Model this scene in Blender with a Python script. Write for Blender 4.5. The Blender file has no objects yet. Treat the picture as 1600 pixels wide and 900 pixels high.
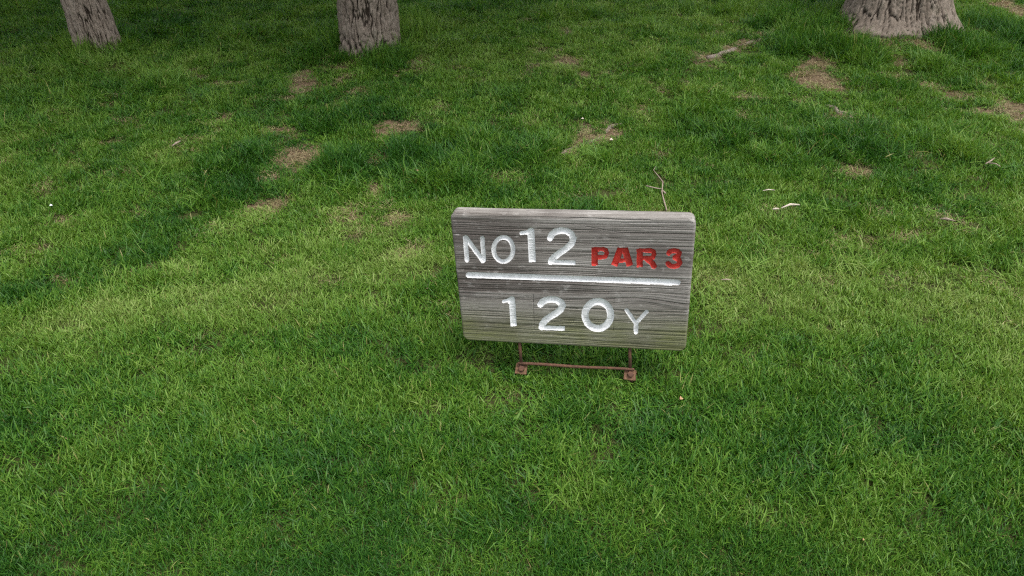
import bpy, math
import numpy as np
from mathutils import Vector, Euler

rng = np.random.default_rng(12)
sc = bpy.context.scene
COL = sc.collection
PI = math.pi

# ------------------------------------------------------------------ camera
F_PX, CX, CY = 1150.0, 800.0, 450.0           # focal length in pixels of the 1600x900 photograph
PITCH, CAM_H = math.radians(29.0), 1.42
cam_d = bpy.data.cameras.new('camera')
cam = bpy.data.objects.new('camera', cam_d)
COL.objects.link(cam)
cam_d.sensor_width = 36.0
cam_d.lens = 36.0 * F_PX / 1600.0
cam_d.clip_start, cam_d.clip_end = 0.02, 2000.0
cam.location = (0, 0, CAM_H)
cam.rotation_euler = (PI / 2 - PITCH, 0, 0)
sc.camera = cam

# ------------------------------------------------------------------ light: bright overcast
SUN_EL, SUN_AZ = math.radians(68), math.radians(140)      # azimuth clockwise from +Y
w = bpy.data.worlds.new('World')
sc.world = w
w.use_nodes = True
nt = w.node_tree
bg = nt.nodes['Background']
sky = nt.nodes.new('ShaderNodeTexSky')
sky.sky_type = 'NISHITA'
sky.sun_disc = False
sky.sun_elevation, sky.sun_rotation = SUN_EL, SUN_AZ
sky.air_density, sky.dust_density, sky.ozone_density = 1.0, 3.0, 1.0
hs = nt.nodes.new('ShaderNodeHueSaturation')               # cloud cover greys the sky evenly
hs.inputs['Saturation'].default_value = 0.28
nt.links.new(sky.outputs[0], hs.inputs['Color'])
nt.links.new(hs.outputs[0], bg.inputs['Color'])
bg.inputs['Strength'].default_value = 0.15
sun_d = bpy.data.lights.new('sun', 'SUN')
sun_d.energy, sun_d.angle, sun_d.color = 1.5, math.radians(25), (1.0, 0.96, 0.9)
sun = bpy.data.objects.new('sun', sun_d)
COL.objects.link(sun)
sd = Vector((math.sin(SUN_AZ) * math.cos(SUN_EL), math.cos(SUN_AZ) * math.cos(SUN_EL), math.sin(SUN_EL)))
sun.rotation_euler = sd.to_track_quat('Z', 'Y').to_euler()
sun.location = sd * 30
sc.view_settings.view_transform = 'Standard'
sc.view_settings.look = 'None'
sc.view_settings.gamma = 1.0
sc.view_settings.use_curve_mapping = False
sc.view_settings.exposure = 0.90
sc.render.engine = 'CYCLES'
sc.cycles.use_denoising = False
sc.cycles.max_bounces = 5
sc.cycles.diffuse_bounces = 3
sc.cycles.glossy_bounces = 1
sc.cycles.use_adaptive_sampling = True
sc.cycles.adaptive_threshold = 0.02
sc.cycles.pixel_filter_type = 'BLACKMAN_HARRIS'
sc.cycles.filter_width = 1.2
sc.cycles.transparent_max_bounces = 4

# ------------------------------------------------------------------ numeric helpers
def _h(ix, iy, s):
    n = (ix.astype(np.int64) * 374761393 + iy.astype(np.int64) * 668265263 + s * 974634721) & 0xffffffff
    n = ((n ^ (n >> 13)) * 1274126177) & 0xffffffff
    n = (n ^ (n >> 16)) & 0xffffff
    return n / float(0xffffff)

def vnoise(x, y, s=0):
    x = np.asarray(x, float); y = np.asarray(y, float)
    ix, iy = np.floor(x), np.floor(y)
    fx, fy = x - ix, y - iy
    fx = fx * fx * (3 - 2 * fx); fy = fy * fy * (3 - 2 * fy)
    a, b = _h(ix, iy, s), _h(ix + 1, iy, s)
    c, d = _h(ix, iy + 1, s), _h(ix + 1, iy + 1, s)
    return (a * (1 - fx) + b * fx) * (1 - fy) + (c * (1 - fx) + d * fx) * fy

def fbm(x, y, s=0, o=4):
    t, a, n = 0.0, 1.0, 0.0
    for k in range(o):
        t = t + a * vnoise(x * 2 ** k, y * 2 ** k, s + 17 * k); n += a; a *= 0.5
    return t / n

def sstep(a, b, v):
    t = np.clip((v - a) / (b - a), 0, 1)
    return t * t * (3 - 2 * t)

def ground_z(x, y):
    x = np.asarray(x, float); y = np.asarray(y, float)
    k = 0.45
    arg = (y - 2.75 + 0.16 * np.clip(x, -6, 6)) / k
    sp = k * np.where(arg > 20, arg, np.log1p(np.exp(np.clip(arg, -30, 20))))
    sp = 14 * (1 - np.exp(-sp / 14))
    z = 0.125 * sp
    z = z - .028 * np.exp(-((x - .0) / .22) ** 2 - ((y - 1.86) / .2) ** 2)
    fade = np.exp(-((x / 25) ** 2 + (y / 25) ** 2))
    z = z + fade * (0.055 * (fbm(x * .7 + 3.1, y * .7, 5, 3) - .5) + 0.016 * (fbm(x * 4, y * 4, 9, 3) - .5))
    return z

_f = np.array([0, math.cos(PITCH), -math.sin(PITCH)])
_u = np.array([0, math.sin(PITCH), math.cos(PITCH)])
def pix_ray(px, py):
    return _f + np.array([1., 0, 0]) * (px - CX) / F_PX - _u * (py - CY) / F_PX

def on_ground(px, py):
    """where the ray of a photo pixel meets the ground"""
    d = pix_ray(px, py)
    t = np.linspace(0.5, 40, 6000)
    zz = CAM_H + d[2] * t - ground_z(d[0] * t, d[1] * t)
    k = int(np.argmax(zz < 0)) or len(t) - 1
    return np.array([d[0] * t[k], d[1] * t[k], ground_z(d[0] * t[k], d[1] * t[k])])

def to_pix(P):
    d = P - np.array([0, 0, CAM_H])
    zc = d @ _f
    return CX + F_PX * d[..., 0] / zc, CY - F_PX * (d @ _u) / zc

class Spots:
    """soft elliptical patches lying on the ground, seeded from photo pixels"""
    def __init__(self, rows, grow=1.0):
        self.e = []
        for px, py, rx, ry, ang, a in rows:
            c = on_ground(px, py)
            depth = (c - np.array([0, 0, CAM_H])) @ _f
            n, f = on_ground(px, py + ry), on_ground(px, max(py - ry, -120))
            self.e.append((c[0], c[1], grow * rx * depth / F_PX, grow * max(abs(f[1] - n[1]) / 2, .02), math.radians(ang), a))
    def __call__(self, x, y, wob=0.5, mode='max'):
        out = np.zeros_like(x)
        wx = x + 0.16 * wob * (fbm(x * 5, y * 5, 31, 3) - .5)
        wy = y + 0.22 * wob * (fbm(x * 5, y * 5, 47, 3) - .5)
        for cx, cy, rx, ry, an, a in self.e:
            m = (np.abs(x - cx) < 3 * (rx + ry)) & (np.abs(y - cy) < 3 * (rx + ry))
            if not m.any(): continue
            dx, dy = wx[m] - cx, wy[m] - cy
            ca, sa = math.cos(an), math.sin(an)
            q = ((dx * ca + dy * sa) / rx) ** 2 + ((-dx * sa + dy * ca) / ry) ** 2
            v = a * np.exp(-q * q * .7)
            if mode == 'max': out[m] = np.maximum(out[m], v)
            else: out[m] += v
        return out

def mesh_obj(name, verts, faces, mat=None, parent=None, smooth=True, attrs=None):
    me = bpy.data.meshes.new(name)
    if isinstance(faces, np.ndarray):
        nf, k = faces.shape
        me.vertices.add(len(verts)); me.vertices.foreach_set('co', np.ascontiguousarray(verts, dtype=np.float32).ravel())
        me.loops.add(nf * k); me.loops.foreach_set('vertex_index', faces.astype(np.int32).ravel())
        me.polygons.add(nf); me.polygons.foreach_set('loop_start', np.arange(0, nf * k, k, dtype=np.int32))
        me.update(calc_edges=True); me.validate()
    else:
        me.from_pydata([tuple(map(float, v)) for v in verts], [], [tuple(int(i) for i in f) for f in faces])
        me.update()
    if attrs:
        for k, v in attrs.items():
            at = me.attributes.new(k, 'FLOAT', 'POINT'); at.data.foreach_set('value', np.ascontiguousarray(v, dtype=np.float32))
    if smooth:
        me.polygons.foreach_set('use_smooth', np.ones(len(me.polygons), bool))
    if mat: me.materials.append(mat)
    o = bpy.data.objects.new(name, me)
    COL.objects.link(o)
    if parent: o.parent = parent
    return o

def tag(o, label=None, cat=None, group=None, kind=None):
    if label: o['label'] = label
    if cat: o['category'] = cat
    if group: o['group'] = group
    if kind: o['kind'] = kind
    return o

def empty(name, loc, label, cat, group=None):
    o = bpy.data.objects.new(name, None)
    COL.objects.link(o); o.location = loc; o.empty_display_size = .1
    return tag(o, label, cat, group)

def grid_faces(nr, nc, wrap=False):
    r = np.arange(nr - 1)[:, None]
    c = np.arange(nc if wrap else nc - 1)[None, :]
    c2 = (c + 1) % nc
    a = r * nc + c; b = r * nc + c2; d = (r + 1) * nc + c2; e = (r + 1) * nc + c
    return np.stack([a, b, d, e], -1).reshape(-1, 4)

def tube(pts, radii, seg=8, bump=0.0, seed=0):
    """tapered closed tube along a polyline"""
    pts = [Vector(p) for p in pts]
    V, Fc = [], []
    n = len(pts)
    rr = np.random.default_rng(seed)
    up = Vector((0.13, 0.27, 0.95))
    for i, p in enumerate(pts):
        t = (pts[min(i + 1, n - 1)] - pts[max(i - 1, 0)]).normalized()
        s = t.cross(up)
        if s.length < 1e-3: s = t.cross(Vector((1, 0, 0)))
        s.normalize(); q = t.cross(s)
        for k in range(seg):
            a = 2 * PI * k / seg
            r = radii[i] * (1 + bump * (rr.random() - .5))
            V.append(p + s * (r * math.cos(a)) + q * (r * math.sin(a)))
    for i in range(n - 1):
        for k in range(seg):
            k2 = (k + 1) % seg
            Fc.append((i * seg + k, i * seg + k2, (i + 1) * seg + k2, (i + 1) * seg + k))
    Fc.append(tuple(range(seg - 1, -1, -1))); Fc.append(tuple((n - 1) * seg + k for k in range(seg)))
    return V, Fc

# ------------------------------------------------------------------ materials
def new_mat(name):
    m = bpy.data.materials.new(name); m.use_nodes = True
    t = m.node_tree; t.nodes.clear()
    return m, t, (lambda kind, **kw: _node(t, kind, kw))
def _node(t, kind, kw):
    n = t.nodes.new(kind)
    for k, v in kw.items(): setattr(n, k, v)
    return n
def ramp(t, src, stops):
    r = t.nodes.new('ShaderNodeValToRGB'); e = r.color_ramp.elements
    while len(e) < len(stops): e.new(0.5)
    for el, (p, c) in zip(e, stops): el.position = p; el.color = (*c, 1)
    t.links.new(src, r.inputs[0]); return r.outputs[0]
def mixc(t, fac, a, b, mode='MIX'):
    n = t.nodes.new('ShaderNodeMix'); n.data_type = 'RGBA'; n.blend_type = mode
    for sock, v in ((n.inputs[0], fac), (n.inputs[6], a), (n.inputs[7], b)):
        if isinstance(v, bpy.types.NodeSocket): t.links.new(v, sock)
        else: sock.default_value = v if isinstance(v, float) else (*v, 1)
    return n.outputs[2]
def math_n(t, op, a, b=None, c=None):
    n = t.nodes.new('ShaderNodeMath'); n.operation = op
    for i, v in enumerate((a, b, c)):
        if v is None: continue
        if isinstance(v, bpy.types.NodeSocket): t.links.new(v, n.inputs[i])
        else: n.inputs[i].default_value = v
    return n.outputs[0]
def noise(t, scale, detail=4, vec=None, rough=.55, stretch=None):
    n = t.nodes.new('ShaderNodeTexNoise'); n.inputs['Scale'].default_value = scale
    n.inputs['Detail'].default_value = detail; n.inputs['Roughness'].default_value = rough
    if vec is None:
        vec = t.nodes.new('ShaderNodeTexCoord').outputs['Object']
    if stretch:
        mp = t.nodes.new('ShaderNodeMapping'); mp.inputs['Scale'].default_value = stretch
        t.links.new(vec, mp.inputs[0]); vec = mp.outputs[0]
    t.links.new(vec, n.inputs['Vector']); return n.outputs['Fac']
def attr(t, name, typ='GEOMETRY'):
    n = t.nodes.new('ShaderNodeAttribute'); n.attribute_name = name; n.attribute_type = typ
    return n.outputs['Fac']
def finish(t, color, rough=.8, spec=.3, bump=None, bstr=.3, bdist=.002, metallic=0.0):
    p = t.nodes.new('ShaderNodeBsdfPrincipled'); o = t.nodes.new('ShaderNodeOutputMaterial')
    if isinstance(color, bpy.types.NodeSocket): t.links.new(color, p.inputs['Base Color'])
    else: p.inputs['Base Color'].default_value = (*color, 1)
    if isinstance(rough, bpy.types.NodeSocket): t.links.new(rough, p.inputs['Roughness'])
    else: p.inputs['Roughness'].default_value = rough
    p.inputs['Specular IOR Level'].default_value = spec
    p.inputs['Metallic'].default_value = metallic
    if bump is not None:
        b = t.nodes.new('ShaderNodeBump'); b.inputs['Strength'].default_value = bstr; b.inputs['Distance'].default_value = bdist
        t.links.new(bump, b.inputs['Height']); t.links.new(b.outputs[0], p.inputs['Normal'])
    t.links.new(p.outputs[0], o.inputs['Surface'])
    return p, o

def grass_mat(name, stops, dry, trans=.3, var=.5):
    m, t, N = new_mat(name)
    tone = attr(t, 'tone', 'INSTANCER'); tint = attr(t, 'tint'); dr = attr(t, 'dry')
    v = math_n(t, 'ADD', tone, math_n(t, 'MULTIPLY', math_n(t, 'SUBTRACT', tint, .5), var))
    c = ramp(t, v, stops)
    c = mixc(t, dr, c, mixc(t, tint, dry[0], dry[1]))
    p = N('ShaderNodeBsdfPrincipled'); o = N('ShaderNodeOutputMaterial')
    t.links.new(c, p.inputs['Base Color'])
    p.inputs['Roughness'].default_value = .48; p.inputs['Specular IOR Level'].default_value = .25
    tr = N('ShaderNodeBsdfTranslucent'); t.links.new(mixc(t, 1.0, c, (1.25, 1.2, .55), 'MULTIPLY'), tr.inputs['Color'])
    mx = N('ShaderNodeMixShader'); mx.inputs[0].default_value = trans
    t.links.new(p.outputs[0], mx.inputs[1]); t.links.new(tr.outputs[0], mx.inputs[2]); t.links.new(mx.outputs[0], o.inputs['Surface'])
    return m
GREEN = [(0.0, (.022, .088, .010)), (.30, (.060, .162, .015)), (.55, (.115, .226, .025)), (.80, (.172, .285, .050)), (1.0, (.250, .335, .092))]
M_grass = grass_mat('grass_blades', GREEN, ((.20, .17, .05), (.36, .32, .13)))
M_straw = grass_mat('dry_straw', GREEN, ((.20, .135, .075), (.46, .36, .22)), .15)

m, t, N = new_mat('lawn_soil')
b = attr(t, 'bare')
n1 = noise(t, 9, 6); n2 = noise(t, 70, 5, rough=.7); n3 = noise(t, 190, 3, rough=.7)
soil = ramp(t, n2, [(.30, (.055, .037, .022)), (.48, (.140, .097, .058)), (.62, (.235, .175, .112)), (.80, (.37, .30, .20))])
thatch = ramp(t, n3, [(.3, (.030, .036, .012)), (.55, (.055, .062, .020)), (.8, (.11, .10, .045))])
bm = math_n(t, 'ADD', b, math_n(t, 'MULTIPLY', math_n(t, 'SUBTRACT', n1, .5), .5))
mr = N('ShaderNodeMapRange'); mr.inputs[1].default_value = .22; mr.inputs[2].default_value = .5; t.links.new(bm, mr.inputs[0])
finish(t, mixc(t, mr.outputs[0], thatch, soil), .95, .1, n2, .8, .012)
M_soil = m

def bark_mat(name, warm):
    m, t, N = new_mat(name)
    bk = attr(t, 'bark')
    n1 = noise(t, 34, 6, rough=.65, stretch=(1, 1, .22)); n2 = noise(t, 130, 4, rough=.7, stretch=(1, 1, .3)); n3 = noise(t, 3, 3)
    c = ramp(t, n1, [(.25, (.12, .098, .080)), (.5, (.22, .186, .152)), (.68, (.32, .275, .232)), (.85, (.44, .40, .36))])
    c = mixc(t, math_n(t, 'MULTIPLY', n2, .6), c, warm)
    c = mixc(t, ramp(t, bk, [(.05, (1, 1, 1)), (.48, (0, 0, 0))]), c, (.030, .022, .016))     # darker inner bark, with fissure shade painted into the colour
    lich = ramp(t, n3, [(.58, (0, 0, 0)), (.75, (1, 1, 1))])
    c = mixc(t, math_n(t, 'MULTIPLY', lich, .35), c, (.15, .165, .10))
    finish(t, c, .92, .15, n2, .6, .006)
    return m
M_bark = bark_mat('tree_bark', (.19, .14, .105))

def leaf_mat(name):
    m, t, N = new_mat(name)
    oi = attr(t, 'tint')
    c = ramp(t, oi, [(0, (.035, .085, .018)), (.5, (.055, .125, .025)), (1, (.10, .17, .04))])
    p = N('ShaderNodeBsdfPrincipled'); o = N('ShaderNodeOutputMaterial'); tr = N('ShaderNodeBsdfTranslucent'); mx = N('ShaderNodeMixShader')
    t.links.new(c, p.inputs['Base Color']); t.links.new(c, tr.inputs['Color']); mx.inputs[0].default_value = .25
    t.links.new(p.outputs[0], mx.inputs[1]); t.links.new(tr.outputs[0], mx.inputs[2]); t.links.new(mx.outputs[0], o.inputs['Surface'])
    return m
M_leaf = leaf_mat('tree_leaves')

m, t, N = new_mat('weathered_wood')
g = attr(t, 'grain'); al = attr(t, 'algae'); tn = attr(t, 'stain')
fine = noise(t, 420, 4, rough=.65, stretch=(.10, 1, 1)); spk = noise(t, 55, 5, rough=.65, stretch=(.45, 1, 1))
gv = math_n(t, 'ADD', math_n(t, 'MULTIPLY', g, .62), math_n(t, 'MULTIPLY', fine, .38))
c = ramp(t, gv, [(.16, (.080, .070, .062)), (.36, (.165, .150, .135)), (.54, (.245, .228, .210)), (.76, (.40, .378, .355))])
c = mixc(t, tn, c, mixc(t, .75, c, (.075, .062, .055)))
c = mixc(t, math_n(t, 'MULTIPLY', ramp(t, spk, [(.56, (0, 0, 0)), (.72, (1, 1, 1))]), .5), c, (.50, .48, .455))
c = mixc(t, math_n(t, 'MULTIPLY', al, .95), c, mixc(t, gv, (.055, .064, .020), (.235, .25, .105)))
finish(t, c, .88, .2, fine, .5, .0015)
M_wood = m

def paint_mat(name, base, worn, under, cover):
    m, t, N = new_mat(name)
    n1 = noise(t, 60, 5, rough=.7); n2 = noise(t, 380, 4, rough=.75); n3 = noise(t, 240, 5, rough=.7, stretch=(.15, 1, 1))
    c = mixc(t, ramp(t, n1, [(.35, (0, 0, 0)), (.70, (1, 1, 1))]), base, worn)
    c = mixc(t, ramp(t, n2, [(cover, (0, 0, 0)), (cover + .07, (1, 1, 1))]), c, under)
    c = mixc(t, math_n(t, 'MULTIPLY', ramp(t, n3, [(.60, (0, 0, 0)), (.66, (1, 1, 1))]), .55), c, under)
    finish(t, c, .62, .35, n3, .15, .001)
    return m
M_white = paint_mat('white_paint', (.80, .81, .82), (.60, .61, .615), (.20, .18, .165), .63)
M_red = paint_mat('red_paint', (.48, .028, .020), (.38, .045, .034), (.20, .07, .055), .70)

m, t, N = new_mat('rusty_iron')
n1 = noise(t, 60, 5); n2 = noise(t, 320, 4, rough=.7)
c = ramp(t, n1, [(.3, (.045, .024, .016)), (.5, (.095, .046, .027)), (.7, (.155, .075, .042))])
c = mixc(t, math_n(t, 'MULTIPLY', n2, .5), c, (.11, .06, .045))
finish(t, c, .85, .3, n2, .6, .001)
M_rust = m

m, t, N = new_mat('rusty_plate')
n1 = noise(t, 90, 5); n2 = noise(t, 320, 4, rough=.7)
finish(t, ramp(t, n1, [(.3, (.085, .044, .026)), (.6, (.17, .092, .053)), (.8, (.25, .15, .09))]), .85, .3, n2, .6, .001)
M_plate = m

def stick_mat(name, a, b):
    m, t, N = new_mat(name)
    n1 = noise(t, 120, 5, rough=.7)
    finish(t, ramp(t, n1, [(.3, a), (.7, b)]), .85, .2, n1, .5, .001)
    return m
M_twig = stick_mat('twig_bark', (.16, .115, .085), (.40, .33, .27))
M_chip = stick_mat('bare_wood', (.38, .31, .24), (.66, .60, .52))
M_dleaf = stick_mat('dead_leaf', (.30, .17, .09), (.50, .33, .19))
M_pale = stick_mat('pale_litter', (.6, .62, .62), (.8, .82, .82))

# ------------------------------------------------------------------ patches of the lawn (seeded from photo pixels)
BARE = Spots([  # px, py, rx, ry, angle, strength
    (462, 247, 36, 16, 6, 1), (430, 278, 16, 7, 0, .9), (447, 208, 12, 20, 60, .9), (478, 128, 22, 14, 20, .9), (410, 322, 34, 12, 15, .55),
    (512, 92, 14, 8, 0, .7), (545, 100, 16, 8, 0, .6), (635, 78, 8, 16, 90, .7), (560, 145, 14, 6, 0, .6), (535, 155, 10, 8, 0, .6),
    (625, 195, 24, 8, 12, .75), (602, 210, 10, 8, 0, .7), (585, 250, 18, 9, 30, .65), (590, 298, 16, 9, 25, .7), (700, 170, 8, 8, 0, .5), (620, 340, 20, 12, 0, .45),
    (548, 338, 26, 12, 0, .45), (345, 186, 10, 7, 0, .75), (330, 207, 7, 6, 0, .7), (215, 195, 8, 7, 0, .7), (278, 232, 10, 5, 20, .7), (112, 193, 8, 4, 0, .6),
    (885, 95, 22, 8, 0, .65), (905, 117, 10, 5, 0, .6), (952, 112, 8, 9, 60, .6), (1008, 125, 9, 7, 30, .65), (1040, 140, 16, 7, 30, .55), (1000, 172, 12, 7, 0, .75), (915, 198, 16, 9, 10, .75),
    (935, 213, 32, 6, 28, .85), (960, 200, 14, 6, 28, .8), (890, 238, 22, 5, 28, .85), (1105, 92, 20, 9, 20, .95), (1135, 78, 18, 6, 18, .8), (1170, 68, 20, 5, 20, .8), (1205, 55, 20, 5, 20, .6), (1255, 22, 14, 6, 30, .6),
    (1278, 122, 32, 14, 8, 1), (1288, 100, 18, 9, 0, .95), (1258, 152, 16, 6, 0, .8), (1312, 176, 13, 7, -25, .85), (1390, 88, 13, 18, 0, .9), (1380, 62, 13, 10, 0, .8), (1435, 62, 18, 13, 0, .85),
    (1480, 42, 18, 12, 0, .95), (1520, 45, 10, 6, 0, .6), (1585, 15, 22, 14, 0, .8), (1345, 55, 16, 8, 0, .6), (1500, 22, 20, 8, 0, .7), (1410, 45, 20, 7, 0, .7), (1310, 60, 14, 8, 0, .5), (1468, 140, 18, 7, 8, .7), (1505, 150, 26, 8, 0, .55), (1540, 132, 14, 7, 0, .5), (1585, 165, 24, 12, 0, .9), (1595, 190, 14, 8, 0, .8), (1530, 178, 20, 7, 0, .6),
    (1160, 175, 8, 8, 0, .6), (1168, 210, 10, 7, 0, .7), (1335, 268, 18, 7, 0, .65), (1322, 378, 16, 8, 10, .75), (1240, 330, 14, 7, 20, .6), (1150, 150, 16, 7, 0, .5), (1090, 368, 10, 8, 0, .6),
    (1140, 446, 26, 6, 0, .6), (1185, 400, 10, 6, 0, .45), (595, 438, 20, 4, 20, .7), (640, 395, 22, 12, 0, .4), (740, 575, 34, 9, 0, .28), (985, 632, 20, 6, 0, .45), (1060, 634, 5, 4, 0, .6), (90, 345, 12, 6, 0, .4),
    (20, 400, 28, 10, 20, .5), (97, 430, 10, 6, 0, .6), (120, 345, 10, 5, 0, .6), (325, 355, 20, 8, 15, .5), (340, 385, 14, 6, 0, .5), (650, 95, 10, 8, 0, .5), (770, 190, 10, 6, 0, .5), (840, 180, 8, 5, 0, .5), (1030, 320, 14, 8, 0, .3), (465, 780, 14, 7, 0, .35), (640, 781, 10, 6, 0, .45), (230, 815, 16, 8, 0, .3), (1010, 600, 8, 5, 0, .3),
], 1.18)
TALL = Spots([
    (580, 80, 110, 26, 0, 1), (640, 55, 45, 30, 0, 1), (520, 60, 50, 26, 0, .8), (1245, 55, 70, 45, 0, 1), (1340, 85, 60, 22, 0, .9), (1535, 40, 34, 34, 0, 1), (1580, 60, 40, 30, 0, .9), (1510, 75, 60, 25, 0, .9),
    (1440, 110, 60, 16, 0, .7), (1330, 130, 60, 14, 0, .6), (1100, 195, 70, 30, 0, .6), (1200, 230, 100, 35, 0, .6), (1370, 210, 90, 25, 0, .6), (1290, 190, 50, 18, 0, .6), (1520, 230, 90, 40, 0, .5), (1530, 120, 40, 20, 0, .5),
    (560, 255, 110, 22, 12, .8), (680, 245, 110, 32, 0, .65), (780, 240, 70, 30, 0, .6), (520, 195, 90, 20, 10, .75), (760, 285, 90, 30, 0, .5), (390, 265, 60, 30, 25, .6), (330, 320, 80, 25, 25, .5), (140, 75, 70, 18, 0, .6), (60, 120, 90, 30, 0, .45), (380, 75, 70, 30, 0, .5), (240, 130, 110, 30, 0, .4),
    (920, 240, 60, 18, 0, .4), (1060, 240, 80, 26, 0, .5), (880, 30, 120, 25, 0, .35), (700, 30, 60, 30, 0, .5), (1060, 45, 80, 30, 0, .35), (450, 300, 80, 18, 18, .6), (200, 395, 80, 20, 20, .35), (910, 165, 50, 14, 0, .35),
])
LIGHT = Spots([(10, 525, 110, 24, 0, .16), (130, 503, 110, 24, 0, .18), (270, 480, 110, 24, 0, .18), (410, 458, 110, 24, 0, .16), (540, 438, 100, 24, 0, .14), (650, 415, 80, 22, 0, .12), (1150, 440, 90, 24, 0, .10), (1300, 430, 110, 24, 0, .08),    # yellower, lighter turf (+) and deeper green turf (-)
    (180, 500, 330, 52, 4, .10), (560, 470, 260, 60, 0, .10), (640, 370, 150, 45, 0, .17), (1350, 470, 330, 55, 0, .17), (1180, 395, 110, 50, 0, .15), (1200, 530, 130, 50, 0, .10), (1100, 580, 60, 30, 0, .12), (1500, 540, 160, 60, 0, .10), (380, 580, 120, 20, 0, .14), (100, 560, 150, 35, 0, .12),
    (900, 85, 110, 32, 0, .14), (1010, 60, 80, 25, 0, .10), (690, 70, 60, 25, 0, .10), (800, 120, 160, 40, 0, .08), (945, 745, 45, 26, 0, .18), (1320, 600, 60, 20, 0, .12), (620, 640, 160, 40, 0, .06), (60, 200, 140, 40, 0, .06), (1050, 130, 70, 20, 0, .08),
])
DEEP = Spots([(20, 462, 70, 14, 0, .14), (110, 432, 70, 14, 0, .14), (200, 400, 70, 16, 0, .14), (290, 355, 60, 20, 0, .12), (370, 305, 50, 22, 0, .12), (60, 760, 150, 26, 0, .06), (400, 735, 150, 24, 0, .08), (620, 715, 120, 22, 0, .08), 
    (150, 20, 230, 45, 0, .10), (560, 260, 130, 24, 12, .16), (400, 265, 70, 40, 25, .16), (520, 195, 80, 20, 10, .14), (1240, 60, 70, 40, 0, .16), (1530, 40, 36, 36, 0, .16), (1100, 200, 80, 28, 0, .10), (330, 330, 100, 26, 25, .12), (230, 390, 130, 20, 22, .12), (30, 465, 90, 18, 15, .10), (1280, 700, 190, 42, 0, .12), (500, 710, 160, 30, 8, .10), (40, 680, 110, 40, 0, .08), (860, 700, 60, 30, 0, .06), (1420, 240, 140, 50, 0, .08), (680, 250, 90, 26, 0, .08), (1520, 720, 120, 50, 0, .08),  # first spot deepens turf behind the leaning tree, with its shade painted in
])

# ------------------------------------------------------------------ ground: one sheet to the horizon
def axis(lo, hi, step, far):
    a = np.arange(lo, hi + 1e-6, step); out = [a]
    g = step * 1.25 * 1.22 ** np.arange(40); c = np.cumsum(g); c = c[c < far]
    return np.concatenate([lo - c[::-1], a, hi + c])
gx, gy = axis(-7, 7, .035, 400), axis(0, 11, .035, 400)
X, Y = np.meshgrid(gx, gy)
Z = ground_z(X, Y)
bare = np.zeros(X.shape)
msk = (np.abs(X) < 9) & (Y > 0) & (Y < 13)
bare[msk] = BARE(X[msk], Y[msk], .8)
Z = Z - .008 * bare
lawn = mesh_obj('lawn_ground', np.stack([X, Y, Z], -1).reshape(-1, 3), grid_faces(len(gy), len(gx)), M_soil, attrs={'bare': bare.ravel()})
tag(lawn, kind='structure')

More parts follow.
